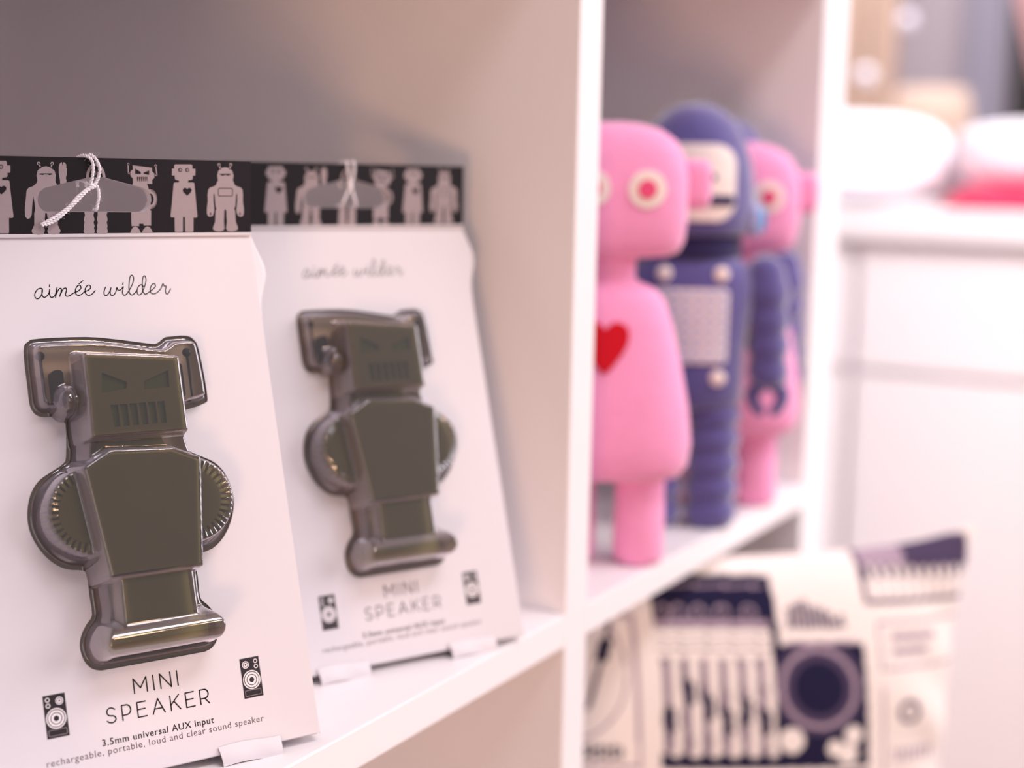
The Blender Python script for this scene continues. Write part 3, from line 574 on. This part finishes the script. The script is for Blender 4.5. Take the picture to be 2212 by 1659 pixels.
def make_pink():
    r = empty('plush_robot')
    for x in (-.0195, .0195):
        g = G(); loft(g, [(0, .010, .010, 2), (.0015, .0132, .0132, 2), (.006, .0145, .0145, 2), (.03, .0142, .0142, 2), (.05, .0138, .0138, 2), (.058, .010, .010, 2)], 28, c=(x, .002)); g.build('leg', [M_pink], r, True)
    body = [(.0485, .012, .008, 3), (.0495, .034, .018, 3), (.052, .0405, .0225, 3), (.058, .045, .0255, 2.8), (.070, .0465, .027, 2.7), (.090, .0445, .0265, 2.6), (.115, .0395, .024, 2.6), (.135, .0345, .0215, 2.6), (.148, .030, .019, 2.6), (.1545, .0245, .016, 2.5), (.158, .016, .012, 2.2), (.160, .0135, .0115, 2)]
    g = G(); loft(g, body, 48); g.build('body', [M_pink], r, True)
    g = G(); loft(g, [(.156, .0150, .0125, 2), (.160, .0132, .0115, 2), (.168, .0132, .0115, 2), (.176, .016, .013, 2)], 28); g.build('neck', [M_pink], r, True)
    hd = [(.1715, .018, .010, 3), (.1725, .030, .017, 3), (.175, .036, .021, 3.2), (.181, .0388, .0235, 3.4), (.195, .0402, .0248, 3.6), (.215, .0400, .0245, 3.6), (.227, .0375, .023, 3.4), (.235, .0325, .0205, 3.1), (.2405, .0245, .0165, 2.8), (.2435, .0135, .010, 2.4), (.2442, .004, .003, 2)]
    g = G(); loft(g, hd, 56); g.build('head', [M_pink], r, True)
    for s in (-1, 1):
        g = G(); ellip(g, (s * .0445, .001, .2115), (.0085, .0105, .0135), (.55, .6)); g.build('ear', [M_pink], r, True)
    fn = prof_fn(hd)
    for x in (-.0125, .0170):
        V, F = surf_patch(circ(x, .2085, .0100, 40), fn, .0012, .0005); e = mk('eye', V, F, M_cream, r, True)
        V, F = surf_patch(circ(x, .2085, .0050, 32), fn, .0020, .0004); mk('pupil', V, F, M_pink2, e, True)
    V, F = surf_patch([(-.003 + a * .0130, .1225 + b * .0125) for a, b in heart], prof_fn(body), .0014, .0006); mk('heart', V, F, M_red, r, True)
    return r
def make_blue():
    r = empty('plush_robot')
    for x in (-.0168, .0168):
        prof = [(0, .009, .010, 2.2), (.001, .0135, .0145, 2.2)]
        for k in range(5):
            z = .002 + k * .0148; prof += [(z, .0140, .0145, 2.2), (z + .004, .0162, .0166, 2.2), (z + .0075, .0166, .0170, 2.2), (z + .011, .0160, .0164, 2.2), (z + .0140, .0140, .0144, 2.2)]
        prof += [(.080, .011, .012, 2)]
        g = G(); loft(g, prof, 30, c=(x, 0)); g.build('leg', [M_blue], r, True)
    body = [(.0720, .020, .012, 2.4), (.0735, .0305, .018, 2.5), (.078, .0335, .021, 2.6), (.090, .0335, .022, 2.6), (.11, .0340, .0225, 2.6), (.13, .0370, .0235, 2.6), (.146, .0385, .0235, 2.5), (.156, .0355, .0215, 2.4), (.162, .0290, .0185, 2.2), (.165, .020, .015, 2)]
    g = G(); loft(g, body, 48); g.build('torso', [M_blue], r, True)
    g = G(); loft(g, [(.161, .0265, .0195, 2), (.163, .0300, .0220, 2), (.1665, .0305, .0225, 2), (.1690, .0290, .0215, 2), (.1715, .0300, .0222, 2), (.175, .0300, .0222, 2), (.177, .0270, .020, 2)], 40); g.build('collar', [M_navy], r, True)
    hd = [(.174, .022, .018, 2), (.1755, .0325, .0250, 2), (.180, .0360, .0275, 2), (.195, .0368, .0284, 2), (.208, .0354, .0276, 2), (.220, .0330, .0258, 2), (.231, .0292, .0230, 2), (.240, .0240, .0192, 2), (.2465, .0172, .0142, 2), (.2500, .0102, .0088, 2), (.2512, .003, .003, 2)]
    g = G(); loft(g, hd, 48); g.build('head', [M_blue], r, True)
    fn = prof_fn(hd); V, F = surf_patch(rrect(-.0225, .1835, .0225, .2270, .011), fn, .0010, .0006); f = mk('face', V, F, M_cream, r, True)
    V, F = surf_patch(rrect(-.0220, .1925, .0220, .1985, .002), fn, .0018, .0005); mk('mouth', V, F, M_navy, f, True)
    for x in (-.009, .009): V, F = surf_patch(circ(x, .2085, .0022, 18), fn, .0018, .0003); mk('eye', V, F, M_navy, f, True)
    fb = prof_fn(body); V, F = surf_patch(rrect(-.0215, .1010, .0215, .1445, .003), fb, .0010, .0007); c = mk('chest_panel', V, F, M_cream, r, True)
    for i in range(6):
        for j in range(7):
            x, z = -.0175 + i * .007, .1045 + j * .0061; V, F = surf_patch(rrect(x - .0023, z - .0019, x + .0023, z + .0019, .0008, 2), fb, .0015, .0006); mk('grid_square', V, F, M_pale, c, True)
    for x, z in ((-.0165, .1530), (.0165, .1530), (-.0165, .0925), (.0165, .0925)):
        g = G(); ellip(g, (x, fb(x, z) - .0006, z), (.0046, .0022, .0046)); g.build('button', [M_cream], r, True)
    for s in (-1, 1):
        prof = [(.086, .007, .008, 2)]
        for k in range(4):
            z = .088 + k * .0155; w = .0105 + .0006 * k; prof += [(z, w, w, 2), (z + .005, w + .0016, w + .0016, 2), (z + .010, w + .0016, w + .0016, 2), (z + .0145, w, w, 2)]
        prof += [(.1545, .0118, .0120, 2), (.160, .0095, .0100, 2), (.1630, .005, .006, 2)]
        prof = [q[:4] + (s * (.0485 - (q[0] - .09) * .06), -.002) for q in prof]
        g = G(); loft(g, prof, 28); ar = g.build('arm', [M_blue], r, True)
        g = G()
        for q in (-1, 1): tube(g, smoothline([(s * .0485 + q * .002, -.002, .089), (s * .0485 + q * .0088, -.002, .0815), (s * .0485 + q * .0068, -.002, .0735), (s * .0485 + q * .0022, -.002, .0695)], 5), lambda t: .0052 * (1 - .45 * t), 12)
        g.build('claw', [M_blue], ar, True)
        g = G(); ellip(g, (s * .0360, -.004, .1840), (.0045, .0098, .0098), (.6, 1)); e = g.build('ear_disc', [M_pale], r, True)
        g = G(); ellip(g, (s * .0385, -.005, .1840), (.0042, .0072, .0072), (.6, 1)); g.build('ear_disc_centre', [M_teal], e, True)
    return r
FACE = R(-63)
pa = make_pink(); pa.location = (.0985, .0275, 0); pa.scale = (.968,) * 3; pa.rotation_euler = (0, 0, FACE)
tag(pa, 'pink plush robot with red heart, front of the row beside the divider', 'plush robot', 'plush robots on the shelf')
ba = make_blue(); ba.location = (.2045, .0262, 0); ba.rotation_euler = (0, 0, FACE)
tag(ba, 'blue plush robot standing between the two pink plush robots', 'plush robot', 'plush robots on the shelf')
pb = copy_tree(pa); pb.location = (.2740, .0240, 0); pb.scale = (.945,) * 3; pb['label'] = 'second pink plush robot, half hidden behind the blue one'
bb = copy_tree(ba); bb.location = (.3170, .0530, 0); bb.scale = (.985,) * 3; bb['label'] = 'hindmost blue plush robot, only its dome and arm showing behind the pink one'

# ------------------------------------------------------------------ printed pillow in the lower compartment
def pillow():
    O = Vector((.2676, -.0475, 0)); h = R(-46); e = Vector((math.cos(h), math.sin(h), 0)); nn = Vector((math.sin(h), -math.cos(h), 0))
    SC, HWd = -.078, .172; ZC, HHt = -.1830, .166
    NV, NU = 330, 330
    def shape(a, b):                        # a,b in -1..1
        s = SC + HWd * a * (1 - .055 * (1 - b * b)); z = ZC + HHt * b * (1 - .012 * (1 - a * a))
        if b > 0: z += .012 * max(0, a) ** 6 * b ** 4; s += .010 * max(0, a) ** 8 * b ** 6
        if a < -.2 and b > 0: z -= .010 * ((-a - .2) / .8) * b
        q = max(0, (1 - abs(a) ** 2.6) * (1 - abs(b) ** 2.6)); th = .043 * q ** .52
        wr = .0035 * math.sin(9 * b + 5 * a) * max(0, a - .45) / .55 * (q ** .4) + .0022 * math.sin(23 * b + 3 * math.sin(7 * a)) * max(0, a - .6) / .4 * q ** .3
        return s, z, th, wr
    def print_(s, z):                       # navy print on natural cotton, in print units
        px = 3268.74 * s + 184.61 * z + 1844.14 + 507.44 * s * z - 959.74 * s * s
        py = -154.95 * s - 3436.79 * z + 1147.52 + 959.5 * s * z + 39.39 * s * s
        box = lambda x0, y0, x1, y1: x0 <= px <= x1 and y0 <= py <= y1
        NAVY, MID, LIL, W = 0, 1, 2, 3
        if px < 1385:                                            # turntable
            if box(1180, 1325, 1375, 1640):
                if px > 1366 or py < 1333 or py > 1632: return LIL
                d = math.hypot(px - 1200, py - 1440)
                t = (py - 1360) / 150; xl = 1318 - 50 * t
                if 1375 < py < 1420 and abs(px - xl) < 14: return NAVY
                if 1340 < py < 1520 and abs(px - xl) < 5: return MID
                if abs(d - 150) < 3: return LIL
                if box(1225, 1592, 1340, 1622) and math.sin(px * .45) + .6 * math.sin(px * .21 + py * .3) > -.3: return NAVY
            if box(1330, 1290, 1400, 1312): return NAVY
            return W
        if box(1415, 1250, 1866, 1640):                          # mixer with a big dial
            if px > 1664:
                if box(1690, 1185, 1852, 1383):
                    if box(1704, 1290, 1832, 1352):
                        k = int((px - 1704) / 12.8); hgt = [40, 48, 52, 58, 46, 44, 40, 34, 22, 30][min(9, k)]
                        if py > 1352 - hgt and (px - 1704) % 12.8 < 9.5: return MID
                    return W if py < 1376 else LIL
                if py < 1383 and px < 1690 - (1383 - py) * .05 + 6 and px < 1682: return NAVY
                if py < 1383: return W
                d = math.hypot(px - 1760, (py - 1472) * 1.02)
                if d < 56: return NAVY
                if d < 70: return MID
                if d < 86: return LIL if d > 76 else MID
                if d < 100: return MID
                for cx, cy, r in ((1695, 1580, 27), (1818, 1612, 22), (1832, 1572, 20), (1790, 1600, 18)):
                    if math.hypot(px - cx, py - cy) < r: return W
                return NAVY
            if py < 1348:
                for k, cx in enumerate((1440, 1472, 1516, 1566, 1624)):
                    d = math.hypot(px - cx, py - 1322); 
                    if 12 < d < 17: return LIL
                if 1268 < py < 1272: return LIL
                return NAVY if py < 1336 else LIL
            if py < 1410: return W if (py - 1348) % 21 > 4 else MID
            if py > 1606: return NAVY if py > 1614 or ((px - 1415) % 42) < 20 else W
            k = int((px - 1424) / 40.5); x = (px - 1424) % 40.5; kn = [1535, 1480, 1512, 1540, 1518, 1542][max(0, min(5, k))]
            if x < 5 or (x > 14 and x < 18): return MID
            if abs(py - kn) < 30 - .5 * abs(x - 9) and (x < 25 or x > 36): return NAVY
            if x < 18: return LIL
            return W
        if box(1415, 1652, 1866, 1900): return W if box(1428, 1664, 1850, 1900) else NAVY
        if box(1635, 1120, 1835, 1206):                          # printed bowl shape above
            return W if py < 1192 - ((px - 1735) / 100) ** 2 * 34 else NAVY
        if box(1470, 1130, 1605, 1206): return NAVY
        if box(1880, 1168, 2140, 1306):                          # small keyboard
            if py < 1178 or px < 1890 or py > 1296: return MID
            if py < 1232: return MID if px > 1990 else LIL
            if py < 1256: return MID if ((px - 1890) % 24) < 13 else W
            return LIL if ((px - 1890) % 24) < 3 else W
        if box(1900, 1340, 2140, 1440):
            return LIL if (px < 1906 or py < 1346 or py > 1434 or (box(1930, 1366, 2040, 1380)) or box(1930, 1396, 2020, 1410)) else W
        if box(1900, 1470, 2140, 1660):
            if px < 1906: return LIL
            d = math.hypot(px - 1965, py - 1530)
            if 16 < d < 27: return MID
            if box(1925, 1610, 2030, 1640): return LIL if (px % 16) < 9 else W
        return W
    cols = [lin('1C1838')[:3], lin('4A3D58')[:3], lin('A892A2')[:3], lin('F0E3DE')[:3]]
    V = []; C = []
    for side in (1, -1):
        for j in range(NV + 1):
            for i in range(NU + 1):
                a, b = 2 * i / NU - 1, 2 * j / NV - 1; s, z, th, wr = shape(a, b); p = O + e * s + nn * (side * th + (wr if side > 0 else 0)); V.append((p.x, p.y, z))
                C.append(cols[print_(s, z)] if side > 0 else cols[3])
    w = NU + 1; n = w * (NV + 1); F = []
    for j in range(NV):
        for i in range(NU):
            q = (j * w + i, j * w + i + 1, (j + 1) * w + i + 1, (j + 1) * w + i); F.append(q); F.append(tuple(k + n for k in q[::-1]))
    m = mat('printed_canvas', 'FFFFFF', .9, .2, bump=(500, .1)); nt = m.node_tree; at = nt.nodes.new('ShaderNodeAttribute'); at.attribute_name = 'print'
    sc = [k for k in nt.nodes if k.type == 'VECT_MATH'][0]; nt.links.new(at.outputs['Color'], sc.inputs[0])
    zmin = min(v[2] for v in V); V = [(x, y, z) for x, y, z in V]
    o = mk('printed_pillow', V, F, m, None, True); ca = o.data.color_attributes.new('print', 'FLOAT_COLOR', 'POINT')
    ca.data.foreach_set('color', [x for c in C for x in (*c, 1)])
    o.location.z = -.3512 - zmin + .0005 if True else 0
    return o, zmin
pl, zmn = pillow(); tag(pl, 'white pillow printed with navy music equipment, sticking out of the lower compartment', 'pillow')
print('PILLOW zmin', zmn)

# ------------------------------------------------------------------ counter and what lies on it
ct = tag(empty('counter', (1.6, .2, FZ)), 'plain white counter behind the end of the cube shelf', 'counter')
def cp_(name, a, b, bev=.003): return G().box((a[0] - 1.6, a[1] - .2, a[2] - FZ), (b[0] - 1.6, b[1] - .2, b[2] - FZ), 0, bev).build(name, M_lac, ct)
cp_('body', (1.33, -.95, FZ), (1.95, .85, .130)); cp_('worktop', (1.30, -.97, .130), (1.97, .87, .171))
for y0, y1 in ((-.94, -.36), (-.35, .24), (.25, .84)):
    cp_('drawer_front', (1.312, y0, -.040), (1.33, y1, .122)); cp_('cupboard_door', (1.312, y0, -.74), (1.33, y1, -.048))
g = G(); ellip(g, (0, 0, .066), (.10, .175, .066), (.7, .75), 40, 20); o = tag(g.build('cushion', [M_cushion], None, True), 'plump white cushion on the counter, nearest the shelf', 'cushion', 'white cushions on the counter'); o.location = (1.5, .350, .171)
g = G(); ellip(g, (0, 0, .046), (.10, .235, .046), (.45, .5), 40, 20); o = tag(g.build('cushion', [M_cushion], None, True), 'white cushion lying on the red pink cloth', 'cushion', 'white cushions on the counter'); o.location = (1.52, -.070, .200)
g = G()
for k in range(3): ellip(g, (-.004 * k, -.006 * k, .005 + k * .0095), (.115, .255 - .004 * k, .0056), (.4, .35), 36, 10)
o = tag(g.build('folded_cloth', [M_redcloth], None, True), 'folded red pink cloth under a white cushion on the counter', 'cloth'); o.location = (1.48, -.085, .171)

# ------------------------------------------------------------------ far end of the shop
fl = tag(empty('floor_lamp', (3.0, .568, FZ)), 'floor lamp with a beige drum shade, blurred beyond the counter', 'lamp')
g = G(); loft(g, [(0, .12, .12, 2), (.02, .12, .12, 2), (.03, .03, .03, 2)], 32); g.build('base', [M_pot], fl, True)
g = G(); tube(g, [(0, 0, .02), (0, 0, 1.1)], .008, 12); g.build('pole', [M_pot], fl, True)
g = G(); prof = [(1.04, .105), (1.06, .105), (1.175, .080), (1.176, .077), (1.061, .101), (1.04, .102)]
n = 40; V = [(r * math.cos(2 * math.pi * k / n), r * math.sin(2 * math.pi * k / n), z) for z, r in prof for k in range(n)]
g.add(V, [(i * n + k, i * n + (k + 1) % n, ((i + 1) % 6) * n + (k + 1) % n, ((i + 1) % 6) * n + k) for i in range(6) for k in range(n)]); g.build('lamp_shade', [M_beige], fl, True)
g = G(); V = []; F = []
for i in range(41):
    y = .82 + .46 * i / 40; x = 3.6 + .03 * math.sin(i * 1.1)
    V += [(x, y, FZ + .02), (x, y, 1.86), (x + .006, y, FZ + .02), (x + .006, y, 1.86)]
for i in range(40): a = 4 * i; F += [(a, a + 4, a + 5, a + 1), (a + 2, a + 3, a + 7, a + 6)]
g.add(V, F); o = tag(g.build('curtain', [M_beige], None, True), 'pale beige curtain hanging behind the counter', 'curtain')
def globe(loc, r, label):
    t = empty('globe_lamp', loc); g = G(); ellip(g, (0, 0, 0), (r, r, r)); g.build('globe', [M_bulb], t, True)
    g = G(); tube(g, [(0, 0, r * .95), (0, 0, CZ - loc[2])], .003, 8); g.build('cord', [M_pot], t, True); tag(t, label, 'lamp', 'small white globe lamps')
globe((3.3, .818, .475), .024, 'small white globe lamp hanging lowest, beside the beige curtain'); globe((3.4, .743, .624), .022, 'small white globe lamp hanging higher, right of the beige curtain')
g = G(); prism(g, [[(0, 0), (.305, 0), (.155, -.55)]], -.002, .002)
o = mk('pennant', [(0, -x, y) for x, y, z in g.V[:3]] + [(.004, -x, y) for x, y, z in g.V[:3]], [(0, 1, 2), (5, 4, 3), (0, 3, 4, 1), (1, 4, 5, 2), (2, 5, 3, 0)], M_pennant)
o.location = (2.6, .375, .80); g = G()
for y in (.005, -.300): tube(g, [(.002, y, 0), (.002, y, CZ - .80)], .002, 6)
g.build('cord', [M_pot], o); tag(o, 'pale pink cloth pennant hanging at the upper right', 'pennant')
